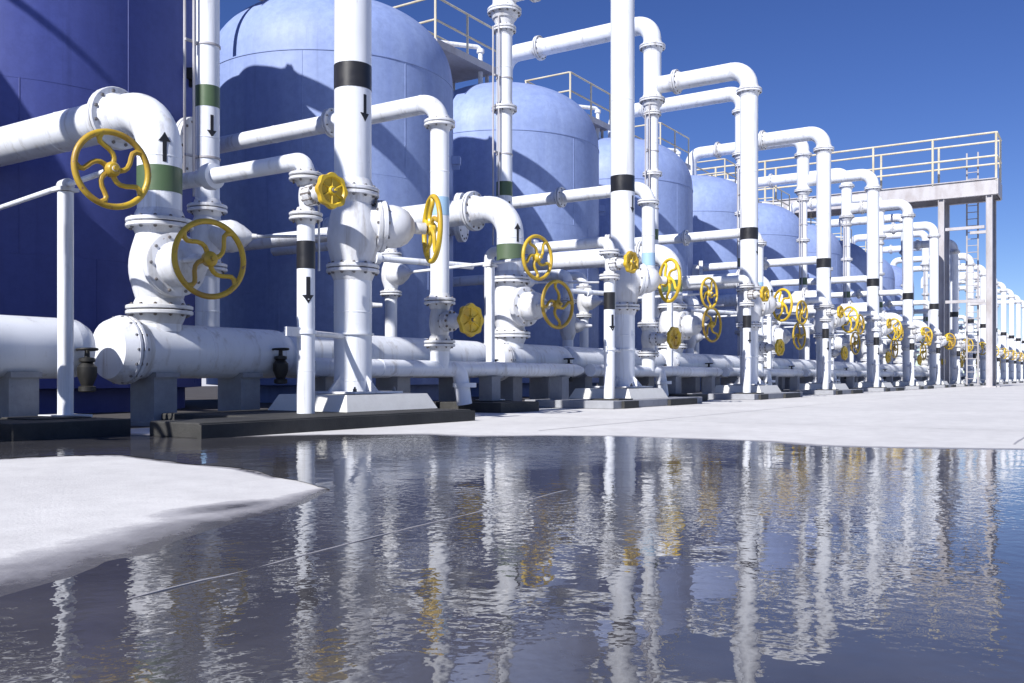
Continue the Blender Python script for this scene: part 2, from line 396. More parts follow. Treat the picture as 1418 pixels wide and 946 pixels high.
def arrow(c, r, az, up, parent, off, L=.30):
    """painted flow arrow wrapped on the pipe at azimuth az"""
    mb = MB(); c = Vector(c); s = 1 if up else -1; rr = r + .0035
    def P(wd, z): a = R(az) + wd / r; return c + Vector((math.cos(a) * rr, math.sin(a) * rr, s * z))
    sh = .020; hd = .062
    vs = []; fs = []
    for z in (-L / 2, L * .18):
        for k_ in (-1, 0, 1): vs.append(P(sh * k_, z))
    fs += [(0, 1, 4, 3), (1, 2, 5, 4)]
    o = len(vs)
    for k_ in (-1, -.5, 0, .5, 1): vs.append(P(hd * k_, L * .18))
    vs += [P(-hd * .45, L * .34), P(hd * .45, L * .34), P(0, L * .5)]
    fs += [(o, o + 1, o + 5), (o + 1, o + 2, o + 5), (o + 2, o + 6, o + 5), (o + 2, o + 3, o + 6), (o + 3, o + 4, o + 6), (o + 5, o + 6, o + 7)]
    mb.add(vs, fs)
    return mb.build('flow_arrow', 'black', parent, off)

def gate_valve(c, r, ax, zt, zb, parent, off, L, wheelR, wmat, rim=.028, style='spoke', bonnet_r=.23, phase=.3, spokes=4):
    """valve on a vertical pipe between flanges zt and zb, bonnet and wheel along ax"""
    c = Vector(c); ax = Vector(ax).normalized(); H = (zt - zb)
    mb = MB()
    prof = []
    for j in range(13):
        t = j / 12; prof.append((r * (1.0 + .38 * math.sin(math.pi * t) ** 1.3), (t - .5) * H))
    mb.lathe(prof, (c.x, c.y, (zt + zb) / 2), (0, 0, 1), 26)
    v = mb.build('valve', 'fitting', parent, off)
    mb = MB(); b = bonnet_r; l0 = r * .6
    mb.lathe([(b * .9, l0), (b * .9, r * 1.2), (b * 1.36, r * 1.2 + .005), (b * 1.38, r * 1.2 + .012), (b * 1.38, r * 1.2 + .05), (b * 1.34, r * 1.2 + .06), (b * 1.34, r * 1.2 + .066),
              (b * 1.38, r * 1.2 + .07), (b * 1.38, r * 1.2 + .105), (b * 1.34, r * 1.2 + .11), (b * 1.0, r * 1.2 + .112), (b * .98, L * .52), (b * .90, L * .60), (b * .66, L * .67), (b * .34, L * .71), (b * .30, L * .80), (b * .2, L * .82)], c, ax, 30)
    u = Vector((0, 0, 1)); q = ax.cross(u)
    for j in range(10):
        a = 2 * math.pi * (j + .5) / 10; p = c + (u * math.cos(a) + q * math.sin(a)) * b * 1.2 + ax * (r * 1.2 + .055)
        mb.lathe([(.008, -.075), (.016, -.07), (.016, .07), (.008, .075)], p, ax, 6, 1)
    mb.tube([c + ax * L * .8, c + ax * (L + .06)], .024, 10, 1)
    for sg in (-1, 1):      # yoke arms
        mb.tube([c + ax * L * .62 + q * sg * b * .55, c + ax * L * .80 + q * sg * b * .42, c + ax * L * .88 + q * sg * .03], [.03, .024, .028], 8)
    mb.build('bonnet', ['fitting', 'bolt'], v, (0, 0, 0) if False else off).location = (0, 0, 0)
    if style == 'spoke': handwheel(c + ax * L, ax, wheelR, wmat, v, off, spokes, rim, phase=phase)
    else: disc_wheel(c + ax * L, ax, wheelR, wmat, v, off)
    return v

G = {k_: [] for k_ in ()}
def make_tank(X, label, mat, first=False):
    base = (X, 13.8, 0); t = thing('storage_tank', label, 'tank', base, 'tanks standing in the row'); off = base
    Rt = 2.53; zs = 6.5; H = 1.7
    mb = MB(); mb.lathe([(Rt - .25, 0), (Rt - .25, .32), (Rt, .34), (Rt, 2.0), (Rt, 4.2), (Rt, zs)], (X, 13.8, 0), (0, 0, 1), 96)
    for z in (2.05, 4.28): mb.lathe([(Rt - .02, -.010), (Rt + .0025, -.004), (Rt + .0025, .004), (Rt - .02, .010)], (X, 13.8, z), (0, 0, 1), 96)
    for (za, zb, a0) in ((.4, 2.05, 190), (2.05, 4.28, 214), (4.28, 6.48, 200)):
        for q in range(4):
            a = R(a0 + 45 * q + (X * 7) % 30); cx, cy = X + Rt * math.cos(a), 13.8 + Rt * math.sin(a)
            mb.tube([(cx, cy, za), (cx, cy, zb)], .007, 6)
    mb.build('shell', mat, t, off)
    mb = MB(); prof = [(Rt - .01, -.015), (Rt + .012, -.012), (Rt + .012, .012), (Rt - .004, .016)]
    for j in range(1, 25):
        a = (math.pi / 2) * j / 24; e = 2 / 2.35
        prof.append(((Rt - .006) * max(math.cos(a), 1e-4) ** e, .016 + (H - .016) * math.sin(a) ** e))
    mb.lathe(prof, (X, 13.8, zs), (0, 0, 1), 96); mb.build('dome', mat, t, off)
    mb = MB(); c = Vector((X, 13.8, 3.75)); ax = Vector((math.cos(R(292)), math.sin(R(292)), 0))
    mb.lathe([(.36, 2.40), (.36, 2.72), (.50, 2.722), (.50, 2.77), (.49, 2.775), (.49, 2.785), (.50, 2.79), (.50, 2.84), (.1, 2.842)], c, ax, 32)
    u = Vector((0, 0, 1)); q = ax.cross(u)
    for j in range(16):
        a = 2 * math.pi * j / 16; p = c + (u * math.cos(a) + q * math.sin(a)) * .43 + ax * 2.78
        mb.lathe([(.01, -.08), (.02, -.075), (.02, .075), (.01, .08)], p, ax, 6, 1)
    mb.build('manway', ['fitting', 'bolt'], t, off)
    mb = MB(); ax = Vector((math.cos(R(300)), math.sin(R(300)), 0)); p = Vector((X, 13.8, 5.0)) + ax * (Rt + .07)
    mb.box(p, (.20, .22, .16), R(300)); mb.box(p + Vector((0, 0, -.12)), (.16, .05, .12), R(300)); mb.build('lifting_lug', 'iron' if first else mat, t, off)
    mb = MB(); mb.tube(fillet([(X - 1.0, 13.9, 7.8), (X - 1.0, 13.9, 9.1), (X - 1.9, 14.6, 9.1)], .12), .06, 12)
    mb.lathe([(.05, -.05), (.10, -.045), (.10, .045), (.05, .05)], (X - 1.0, 13.9, 9.0), (0, 0, 1), 14); mb.build('vent_pipe', 'white', t, off)
    return t

def make_walkway(X, label):
    base = (X + 3.3, 14.4, 7.0); t = thing('tank_top_walkway', label, 'walkway', base, 'walkways bridging the tank tops'); off = base
    x0, x1, y0, y1, zd = X + 3.3, X + 6.0, 13.6, 15.2, 8.5
    mb = MB(); mb.box(((x0 + x1) / 2, (y0 + y1) / 2, zd), (x1 - x0, y1 - y0, .08)); mb.box(((x0 + x1) / 2, y0 - .02, zd - .02), (x1 - x0, .03, .18)); mb.build('deck', 'steel', t, off, smooth=False)
    mb = MB()
    for z in (9.05, 9.6):
        mb.tube(fillet([(x0 + .03, y1, z), (x0 + .03, y0 + .04, z), (x1, y0 + .04, z)], .08, 5), .028, 8)
        mb.tube([(x0, y1, z), (x1, y1, z)], .028, 8)
    mb.build('rail', 'railp', t, off)
    for (x, y) in ((x0 + .03, y0 + .04), ((x0 + x1) / 2, y0 + .04), (x1 - .03, y0 + .04), (x0 + .03, y1), (x1 - .03, y1)):
        m2 = MB(); m2.tube([(x, y, zd), (x, y, 9.6)], .03, 8); m2.build('post', 'railp', t, off)
    for (x, y) in ((x0 + .15, y0 + .3), (x1 - .1, y0 + .3), (x0 + .15, y1 - .2), (x1 - .1, y1 - .2)):
        m2 = MB(); dd = min(abs(x - X), abs(x - X - PITCH)); m2.tube([(x, y, zd), (x, y, 7.0 if dd > 1.4 else 7.9)], .05, 8)
        m2.build('leg', 'steel', t, off)
    return t

def make_riser(X, label, y=7.06, low=False):
    """thick pipe with the black band (outlet)"""
    base = (X, y, .31); t = thing('outlet_riser', label, 'pipe', base, 'thick banded risers along the front of the row'); off = base; r = .204
    mb = MB(); path = fillet([(X, y, 2.45), (X, y, 7.6), (X, 9.3, 7.6)], .42, 10); mb.tube(path, r, 28)
    mb.weld((X, y, 7.18), (0, 0, 1), r); mb.weld((X, y + .42, 7.6), (0, 1, 0), r); mb.weld((X, y, 5.2), (0, 0, 1), r); mb.build('pipe', 'white', t, off)
    for (c, a) in (((X, y, 7.08), (0, 0, 1)), ((X, 8.85, 7.6), (0, 1, 0)), ((X, y, 2.52), (0, 0, 1)), ((X, y, 1.68), (0, 0, 1))):
        m2 = MB(); m2.flange(c, a, r, 12, over=1.34); m2.build('flange', ['fitting', 'bolt'], t, off)
    band((X, y, 3.78), r, .27, 'black', t, off); arrow((X, y, 3.42), r, 262, False, t, off)
    # valve with side bonnet
    mb = MB(); mb.lathe([(r, .80), (r * 1.02, .70), (r * 1.25, .55), (r * 1.38, .38), (r * 1.36, .22), (r * 1.18, .06), (r * 1.1, 0)], (X, y, 1.70), (0, 0, 1), 28)
    v = mb.build('valve', 'fitting', t, off)
    mb = MB(); c = Vector((X, y, 2.17)); b = .235
    mb.lathe([(b * .9, .10), (b * .92, .24), (b * 1.22, .245), (b * 1.22, .285), (b * 1.17, .29), (b * 1.17, .30), (b * 1.22, .305), (b * 1.22, .345), (b * 1.02, .35), (b * 1.03, .44), (b * .96, .53), (b * .78, .61), (b * .45, .67), (b * .28, .69), (b * .28, .82), (.05, .83)], c, PAX, 30)
    u = Vector((0, 0, 1)); q = PAX.cross(u)
    for j in range(10):
        a = 2 * math.pi * (j + .5) / 10; mb.lathe([(.009, -.075), (.016, -.07), (.016, .07), (.009, .075)], c + (u * math.cos(a) + q * math.sin(a)) * b * 1.10 + PAX * .295, PAX, 6, 1)
    mb.tube([c + PAX * .8, c + PAX * .98], .024, 10, 1); mb.build('bonnet', ['fitting', 'bolt'], v, off)
    handwheel(c + PAX * .90, PAX, .395, 'yellow2', v, off, 5, .030, phase=.7)
    mb = MB(); mb.tube([(X, y, .32), (X, y, 1.70)], r * 1.02, 28)
    mb.lathe([(r, -.012), (r + .03, -.01), (r + .03, .01), (r, .012)], (X, y, .96), (0, 0, 1), 26)
    for z in (1.2, .45): mb.weld((X, y, z), (0, 0, 1), r * 1.02)
    mb.build('pedestal_pipe', 'white', t, off)
    mb = MB(); mb.box((X, y, .322), (.78, .78, .022))
    for a in range(4):
        d = Vector((math.cos(a * math.pi / 2), math.sin(a * math.pi / 2), 0)); n_ = Vector((-d.y, d.x, 0)) * .008; o = Vector((X, y, .333))
        vs = [o + d * .2 + n_, o + d * .37 + n_, o + d * .2 + n_ + Vector((0, 0, .18)), o + d * .2 - n_, o + d * .37 - n_, o + d * .2 - n_ + Vector((0, 0, .18))]
        mb.add(vs, [(0, 1, 2), (5, 4, 3), (0, 3, 4, 1), (1, 4, 5, 2), (2, 5, 3, 0)])
    for sx in (-1, 1):
        for sy in (-1, 1): mb.lathe([(.012, 0), (.022, 0), (.022, .03), (.012, .03), (.012, .05)], (X + sx * .32, y + sy * .32, .333), (0, 0, 1), 6, 1)
    mb.build('base_plate', ['fitting', 'bolt'], t, off, smooth=False)
    mb = MB(); mb.tube([(X - 1.21, 6.72, .93), (X - .15, y - .02, .93)], .03, 8); mb.box((X - 1.21, 6.70, .93), (.26, .04, .09)); mb.build('tie_bracket', 'fitting', t, off)
    return t

def make_overhead(X, label, thin=False):
    """riser Q with its overhead line from the tank top"""
    Y = 9.48; base = (X, Y, .75); t = thing('overhead_riser', label, 'pipe', base, 'risers carrying the overhead lines from the tank tops'); off = base
    r, r2 = (.22, .148); 
    if thin: r = .05
    mb = MB(); path = fillet([(X, 13.8, 8.15), (X, 13.8, 9.15), (X, Y, 9.15), (X, Y, 7.3)], .42, 10); mb.tube(path, r, 26)
    mb.weld((X, Y + .42, 9.15), (0, 1, 0), r); mb.weld((X, 13.38, 9.15), (0, 1, 0), r); mb.weld((X, 11.5, 9.15), (0, 1, 0), r); mb.build('overhead_pipe', 'white', t, off)
    if not thin:
        for (c, a, rr) in (((X, Y, 8.55), (0, 0, 1), r), ((X, Y, 7.25), (0, 0, 1), r), ((X, Y, 6.92), (0, 0, 1), r2), ((X, 12.7, 9.15), (0, 1, 0), r)):
            m2 = MB(); m2.flange(c, a, rr, 12, over=1.36); m2.build('flange', ['fitting', 'bolt'], t, off)
        mb = MB(); mb.lathe([(r, .26), (r, .20), (r2 * 1.02, .02), (r2, 0)], (X, Y, 6.95), (0, 0, 1), 26); mb.build('reducer', 'fitting', t, off)
    mb = MB(); mb.tube([(X, Y, .75), (X, Y, 6.96 if not thin else 7.4)], r2, 22)
    for z in (6.2, 3.45, 1.3): mb.weld((X, Y, z), (0, 0, 1), r2)
    mb.build('pipe', 'white', t, off)
    for z in (5.45, 2.58, 1.85):
        m2 = MB(); m2.flange((X, Y, z), (0, 0, 1), r2, 8, over=1.5); m2.build('flange', ['fitting', 'bolt'], t, off)
    band((X, Y, 3.96), r2, .26, 'green', t, off); arrow((X, Y, 3.58), r2, 252, False, t, off, .28)
    mb = MB()
    for (dx, dy, z0, z1) in ((-.22, -.02, 2.7, 7.1), (-.30, .05, 2.9, 6.9)):
        mb.tube([(X + dx, Y + dy, z0), (X + dx, Y + dy, z1)], .017, 8)
    for z in (3.2, 4.6, 6.0): mb.box((X - .16, Y, z), (.34, .03, .03)); mb.lathe([(r2, -.015), (r2 + .012, -.012), (r2 + .012, .012), (r2, .015)], (X, Y, z), (0, 0, 1), 22)
    mb.build('conduit', 'steel', t, off)
    # cone bonnet and long stem
    ax = Vector((math.cos(R(-57)), math.sin(R(-57)), 0)); c = Vector((X, Y, 2.24))
    mb = MB(); mb.lathe([(r2, -.28), (r2 * 1.35, -.12), (r2 * 1.4, .02), (r2 * 1.35, .16), (r2, .3)], (X, Y, 2.2), (0, 0, 1), 22)
    v = mb.build('valve', 'fitting', t, off)
    mb = MB(); mb.lathe([(.20, .05), (.20, .26), (.205, .30), (.19, .36), (.13, .46), (.06, .54), (.035, .56), (.028, .62), (.02, .62)], c, ax, 24); mb.build('bonnet', 'fitting', v, off)
    mb = MB(); mb.tube([c + ax * .55, c + ax * 1.75], .020, 8); mb.build('stem', 'fitting', v, off)
    return t

def make_inlet(X, label):
    """big inlet elbow S with its valve"""
    X = X - 1.78; Y = 8.2; base = (X, Y, .75); t = thing('inlet_pipe', label, 'pipe', base, 'inlet elbows with big gate valves'); off = base; r = .218
    mb = MB(); mb.tube(fillet([(X, 12.15, 3.24), (X, Y, 3.24), (X, Y, 2.05)], .46, 12), r, 30)
    for (c, a) in (((X, Y, 2.72), (0, 0, 1)), ((X, 9.9, 3.24), (0, 1, 0)), ((X, Y + .46, 3.24), (0, 1, 0))): mb.weld(c, a, r)
    mb.build('pipe', 'white', t, off)
    for (c, a) in (((X, Y + .72, 3.24), (0, 1, 0)), ((X, Y, 2.05), (0, 0, 1)), ((X, Y, 1.17), (0, 0, 1))):
        m2 = MB(); m2.flange(c, a, r, 12, over=1.42); m2.build('flange', ['fitting', 'bolt'], t, off)
    band((X, Y, 2.49), r, .26, 'green', t, off); arrow((X, Y, 2.80), r, 246, True, t, off)
    gate_valve((X, Y, 1.61), r, WAX, 2.0, 1.22, t, off, 1.0, .385, 'yellow')
    mb = MB(); mb.tube([(X, Y, .95), (X, Y, 1.16)], r, 28); mb.build('spool', 'white', t, off)
    return t

def make_header(X, label, label2):
    Y, z, r = 8.2, .755, .28; base = (X, Y, 0); t = thing('header_pipe', label, 'pipe', base, 'low header pipes along the row'); off = base
    mb = MB(); mb.tube([(X - 2.2, Y, z), (X - .30, Y, z)], r, 30); mb.weld((X - 1.3, Y, z), (1, 0, 0), r); mb.tube([(X - .0, Y, z), (X + 3.80, Y, z)], r, 30); mb.lathe([(r, 0), (r * .97, .08), (r * .8, .17), (r * .45, .22), (.01, .23)], (X + 3.79, Y, z), (1, 0, 0), 30)
    mb.lathe([(r, 0), (r * .97, .10), (r * .8, .22), (r * .45, .29), (.01, .31)], (X - .31, Y, z), (1, 0, 0), 30)
    mb.lathe([(r, 0), (r * .97, .06), (r * .8, .12), (r * .45, .16), (.01, .17)], (X + .0, Y, z), (-1, 0, 0), 30)
    for q in (1.2, 2.6): mb.weld((X + q, Y, z), (1, 0, 0), r)
    mb.lathe([(.1, -.1), (.12, 0), (.10, .14)], (X + 2.4, 8.9, z), (0, 0, 1), 16)
    mb.build('pipe', 'white', t, off)
    m2 = MB(); m2.flange((X - 2.20, Y, z), (1, 0, 0), r, 14, over=1.15); m2.lathe([(.01, -.014), (r * 1.02, -.018), (r * 1.05, -.010), (r * 1.05, .0)], (X - 2.24, Y, z), (1, 0, 0), 30); m2.build('blind_flange', ['fitting', 'bolt'], t, off)
    for q in (-1.85, -.75, .55, 1.9, 3.3):
        m2 = MB(); m2.box((X + q, Y, .245), (.27, .38, .49)); m2.box((X + q, Y, .51), (.28, .46, .05)); m2.box((X + q, Y, .02), (.48, .56, .045)); m2.build('support', 'pedestal', t, off, smooth=False)
    for (q, zz) in ((-2.80, .52), (-.45, .58)):
        m2 = MB(); c = Vector((X + q, 7.86, zz)); m2.lathe([(.045, -.17), (.075, -.16), (.075, -.12), (.05, -.11), (.085, -.02), (.085, .06), (.05, .10), (.07, .11), (.07, .14), (.025, .15), (.02, .22)], c, (0, 0, 1), 14)
        m2.torus(c + Vector((0, 0, .22)), (0, .05, 1), .085, .013, 20, 6); m2.tube([c + Vector((-.08, 0, .22)), c + Vector((.08, 0, .22))], .012, 6)
        m2.tube([c + Vector((0, 0, 0)), c + Vector((.06, .25, .05))], .035, 8); m2.build('drain_valve', 'iron', t, off)
    # thinner pipe in front
    Y, z, r = 7.5, .60, .105; base = (X + 2, Y, 0); t2 = thing('front_drain_pipe', label2, 'pipe', base, 'thin low pipes in front of the headers'); off = base
    mb = MB(); mb.tube([(X - .35, Y, z), (X + 5.7, Y, z), (X + 5.95, Y, z)], [r, r, r * .5], 20)
    for q in (.8, 3.4, 4.8): mb.weld((X + q, Y, z), (1, 0, 0), r)
    mb.build('pipe', 'white', t2, off)
    mb = MB(); mb.tube(fillet([(X + 2.02, Y, z), (X + 2.30, 7.38, z), (X + 2.36, 7.34, .12)], .14, 6), .105, 18); mb.lathe([(.105, -.03), (.16, -.03), (.16, .03), (.105, .03)], (X + 2.36, 7.34, .38), (0, 0, 1), 20); mb.build('drain_elbow', 'white', t2, off)
    for q in (.3, 3.2, 5.2):
        m2 = MB(); m2.box((X + q, Y, .24), (.22, .22, .48)); m2.box((X + q, Y, .485), (.26, .24, .02)); m2.build('support', 'pedestal', t2, off, smooth=False)
    return t, t2

def make_blue(X, label):
    X = X + 2.02; Y = 7.5; base = (X, Y, .6); t = thing('sampling_riser', label, 'pipe', base, 'slim risers with light blue bands'); off = base; r = .126
    mb = MB(); mb.tube(fillet([(X, 12.45, 4.14), (X, Y, 4.14), (X, Y, 1.5)], .30, 10), r, 24)
    for (c, a) in (((X, Y + .3, 4.14), (0, 1, 0)), ((X, 10.6, 4.14), (0, 1, 0)), ((X, Y, 3.2), (0, 0, 1))): mb.weld(c, a, r)
    mb.build('pipe', 'white', t, off)
    for (c, a) in (((X, Y, 3.84), (0, 0, 1)), ((X, 9.43, 4.14), (0, 1, 0)), ((X, Y, 1.49), (0, 0, 1)), ((X, Y, .93), (0, 0, 1))):
        m2 = MB(); m2.flange(c, a, r, 8, over=1.5, t=.035); m2.build('flange', ['fitting', 'bolt'], t, off)
    band((X, Y, 2.74), r, .24, 'lblue', t, off)
    gate_valve((X, Y, 1.22), r * .8, WAX, 1.46, .96, t, off, .58, .205, 'yellow2', style='disc', bonnet_r=.10)
    mb = MB(); mb.tube([(X, Y, .6), (X, Y, .92)], r, 22); mb.build('spool', 'white', t, off)
    return t

def make_stand(X, label):
    X = X - 1.21; Y = 6.7; base = (X, Y, .13); t = thing('stand_pipe', label, 'pipe', base, 'slim stand pipes nearest the puddle'); off = base; r = .085
    mb = MB(); mb.tube(fillet([(X, 9.0, .95), (X, 9.0, 2.63), (X, Y, 2.63), (X, Y, 2.48)], .12, 8), r, 20); mb.weld((X, 8.3, 2.63), (0, 1, 0), r)
    mb.lathe([(r, -.07), (r + .05, -.06), (r + .06, 0), (r + .05, .06), (r, .07)], (X, 8.1, 2.63), (0, 1, 0), 20); mb.build('pipe', 'white', t, off)
    for z in (2.46, 2.07):
        m2 = MB(); m2.flange((X, Y, z), (0, 0, 1), r, 8, over=1.72, t=.032); m2.build('flange', ['fitting', 'bolt'], t, off)
    gate_valve((X, Y, 2.27), r * .62, WAX, 2.42, 2.11, t, off, .42, .165, 'yellow2', style='disc', bonnet_r=.075)
    mb = MB(); mb.tube([(X, Y, .13), (X, Y, 2.05)], r + .003, 22); mb.weld((X, Y, .55), (0, 0, 1), r); mb.lathe([(r, -.02), (r + .02, -.018), (r + .02, .018), (r, .02)], (X, Y, .93), (0, 0, 1), 20); mb.build('standpipe', 'white', t, off)
    band((X, Y, 1.69), r + .003, .27, 'black', t, off); arrow((X, Y, 1.34), r + .003, 240, False, t, off, .26)
    mb = MB(); mb.tube([(X + .16, Y - .02, 1.55), (X + .16, Y - .02, 2.25)], .012, 6); mb.tube([(X + .16, Y - .02, 2.2), (X + .05, Y, 2.26)], .012, 6); mb.build('trace_line', 'fitting', t, off)
    return t

def make_post(X, label):
    """post carrying a long valve stem with a big handwheel"""
    X = X - 3.12; Y = 7.68; base = (X, Y, .14); t = thing('wheel_post', label, 'valve post', base, 'posts carrying long stems and big yellow handwheels'); off = base; z = 2.16
    mb = MB(); mb.tube([(X, Y, .15), (X, Y, 2.10)], .066, 18); mb.build('post', 'white', t, off)
    mb = MB(); mb.box((X, Y, .15), (.32, .30, .025)); mb.build('base_plate', 'fitting', t, off, smooth=False)
    mb = MB(); mb.box((X, Y, 2.12), (.16, .16, .03)); mb.lathe([(.03, -.07), (.055, -.065), (.055, .065), (.03, .07)], (X, Y, z), WAX, 14)
    mb.build('bracket', 'fitting', t, off)
    c = Vector((X, Y, z)); mb = MB(); mb.tube([c + WAX * .98, c - WAX * 2.0], .024, 10); mb.build('stem', 'white', t, off)
    handwheel(c + WAX * .92, WAX, .325, 'yellow', t, off, 5, .026, phase=1.0)
    return t

def make_small_riser(X, label):
    X = X - 2.73; Y = 9.9; base = (X, Y, .75); t = thing('valve_riser', label, 'pipe', base, 'thin risers with cone valves behind the posts'); off = base; r = .10
    mb = MB(); mb.tube(fillet([(X, Y, .75), (X, Y, 2.75), (X, 12.6, 2.75)], .22, 8), r, 18); mb.build('pipe', 'white', t, off)
    for z in (2.47, 1.85):
        m2 = MB(); m2.flange((X, Y, z), (0, 0, 1), r, 8, over=1.6, t=.03); m2.build('flange', ['fitting', 'bolt'], t, off)
    mb = MB(); mb.lathe([(r, -.25), (r * 1.5, -.1), (r * 1.6, 0), (r * 1.5, .1), (r, .25)], (X, Y, 2.16), (0, 0, 1), 20)
    mb.lathe([(.17, .05), (.19, .12), (.19, .18), (.13, .32), (.05, .44), (.03, .50), (.02, .5)], (X, Y, 2.16), WAX, 20); mb.build('valve', 'fitting', t, off)
    return t

def make_mid_riser(X, label):
    X = X + 2.4; Y = 9.48; base = (X, Y, .7); t = thing('return_riser', label, 'pipe', base, 'return risers at the tank flank'); off = base; r = .11
    mb = MB(); mb.tube(fillet([(X, 8.3, .75), (X, Y, .75), (X, Y, 2.62), (X, 12.9, 2.62)], .2, 8), r, 18); mb.build('pipe', 'white', t, off)
    for z in (1.0, 2.05):
        m2 = MB(); m2.flange((X, Y, z), (0, 0, 1), r, 8, over=1.6, t=.03); m2.build('flange', ['fitting', 'bolt'], t, off)
    mb = MB(); c = Vector((X, Y, 1.55)); ax = Vector((math.cos(R(-50)), math.sin(R(-50)), 0))
    mb.lathe([(r, -.3), (r * 1.6, -.12), (r * 1.7, 0), (r * 1.6, .12), (r, .3)], c, (0, 0, 1), 20); mb.lathe([(.10, .08), (.15, .12), (.15, .2), (.10, .3), (.04, .36), (.03, .5), (.02, .5)], c, ax, 18); mb.build('valve', 'fitting', t, off)
    mb = MB(); mb.tube([(X - .25, Y - .1, 2.25), (X + 1.9, Y - .9, 2.25)], .05, 10); mb.lathe([(.05, -.04), (.09, -.04), (.09, .04), (.05, .04)], (X + .3, Y - .3, 2.25), (1, -.37, 0), 14); mb.build('cross_line', 'white', t, off)
    return t

def make_block(X, label, wide=False):
    x0, x1, y0, y1, h = (X - 3.05, X + .62, 6.0, 7.95, .13) if wide else (X - 1.75, X + 1.9, 6.36, 7.95, .125)
    t = thing('concrete_slab', label, 'slab', ((x0 + x1) / 2, (y0 + y1) / 2, 0), 'low slabs under the banded risers'); off = tuple(t.location)
    mb = MB(); bm = bmesh.new()
    if wide:
        ym = 6.62; xm = X - 1.95; pl = [(x0, y0), (x1, y0), (x1, y1), (xm, y1), (xm, ym), (x0, ym)]
        vs = [(a, b, .002) for a, b in pl] + [(a, b, h) for a, b in pl]; n_ = len(pl)
        mb.add(vs, [tuple(range(n_)), tuple(range(n_, 2 * n_))] + [(i, (i + 1) % n_, n_ + (i + 1) % n_, n_ + i) for i in range(n_)])
    else: mb.box(((x0 + x1) / 2, (y0 + y1) / 2, h / 2 + .001), (x1 - x0, y1 - y0, h - .002))
    o = mb.build('slab', 'moss_shade' if wide else 'pedestal', t, off, smooth=False)
    md = o.modifiers.new('edge', 'BEVEL'); md.width = .012; md.segments = 2
    mb = MB(); mb.box((X - .08, 7.08, h + .0875), (1.50, 1.15, .17), 0, .085); mb.build('plinth', 'plinth', t, off, smooth=False)
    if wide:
        mb = MB(); mb.box(((x0 + x1) / 2, y0 - .02, .058), (x1 - x0 + .03, .05, .116)); mb.build('dark_front_strip', 'moss_shade', t, off, smooth=False)  # strip added to blacken the slab front, shade included in its colour
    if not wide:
        mb = MB(); mb.box((X - 1.21, 6.66, h + .012), (.5, .5, .02)); mb.box((X - 1.21, 6.34, .06), (.52, .06, .11)); mb.build('footing', 'moss_shade', t, off, smooth=False)
        mb = MB(); mb.box((X + .9, 6.34, .055), (1.2, .07, .10)); mb.build('dark_front_strip', 'moss_shade', t, off, smooth=False)  # short dark strip on the slab front, same shade-and-moss colour
    return t
def make_post_block(X, label):
    x0, x1, y0, y1 = X - 4.02, X - 3.02, 6.9, 8.0
    mb = MB(); mb.box((0, 0, .07), (x1 - x0, y1 - y0, .14)); mb.box((.15, .1, .145), (.5, .5, .018))
    o = mb.build('footing_block', 'moss_shade', None, smooth=False, loc=((x0 + x1) / 2, (y0 + y1) / 2, 0)); tag(o, label, 'footing', 'black stained blocks under the wheel posts')
    md = o.modifiers.new('edge', 'BEVEL'); md.width = .015; md.segments = 2
    return o

# ------------------------------------------------------------------ the row
def o_(i): return ORD[i]
LBL = {
 'tank': lambda i: f'pale blue steel tank with rounded top, {o_(i)} tank from the left' if i <= 7 else f'pale blue domed tank far down the row, {o_(i)} from the left',
 'walk': lambda i: f'railed walkway bridging from the top of the {o_(i)} tank to the next',
 'riser': lambda i: f'thick white riser with black band and yellow side wheel, {o_(i)} from the left',
 'over': lambda i: f'white riser with green band dropping from the line over the {o_(i)} tank',
 'inlet': lambda i: f'big white elbow with green band and spoked yellow wheel valve, {o_(i)} from the left',
 'header': lambda i: f'thick white header pipe lying low behind the {o_(i)} black banded riser',
 'drain': lambda i: f'thin white pipe lying low beside the {o_(i)} black banded thick riser',
 'blue': lambda i: f'slim white riser with light blue band and small yellow disc wheel, {o_(i)} from the left',
 'stand': lambda i: f'slim white stand pipe with black band nearest the puddle, {o_(i)} from the left',
 'post': lambda i: f'white post carrying a long stem and yellow handwheel, {o_(i)} from the left',
 'small': lambda i: f'thin white riser with cone shaped valve behind the {o_(i)} wheel post',
 'mid': lambda i: f'thin white return riser with ball valve on the right of the {o_(i)} tank',
 'block': lambda i: f'low concrete slab with white plinth under the {o_(i)} thick banded riser',
 'pblock': lambda i: f'black stained concrete block under the {o_(i)} wheel post',
}
NEAR = 9; LAST = 15
# first module, special pieces
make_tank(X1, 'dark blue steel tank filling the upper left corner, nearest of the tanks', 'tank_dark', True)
p = {}
p['tank'] = make_tank(X1 + PITCH, LBL['tank'](2), 'tank')
p['walk'] = make_walkway(X1, LBL['walk'](1))
p['riser'] = make_riser(X1, LBL['riser'](1)); p['over'] = make_overhead(X1, LBL['over'](1)); p['inlet'] = make_inlet(X1, LBL['inlet'](1))
p['header'], p['drain'] = make_header(X1, LBL['header'](1), LBL['drain'](1))
p['blue'] = make_blue(X1, LBL['blue'](1)); p['stand'] = make_stand(X1, LBL['stand'](1)); p['post'] = make_post(X1, LBL['post'](1))
p['mid'] = make_mid_riser(X1, LBL['mid'](1))
p['small'] = make_small_riser(X1 + PITCH, LBL['small'](2))
make_block(X1, 'long dark edged concrete slab at the puddle under the first stand pipe and riser', True)
p['block'] = make_block(X1 + PITCH, LBL['block'](2))
p['pblock'] = make_post_block(X1, LBL['pblock'](1))
START = {'tank': 2, 'small': 2, 'block': 2}
FARKEYS = ('riser', 'stand', 'over', 'block', 'inlet', 'blue')
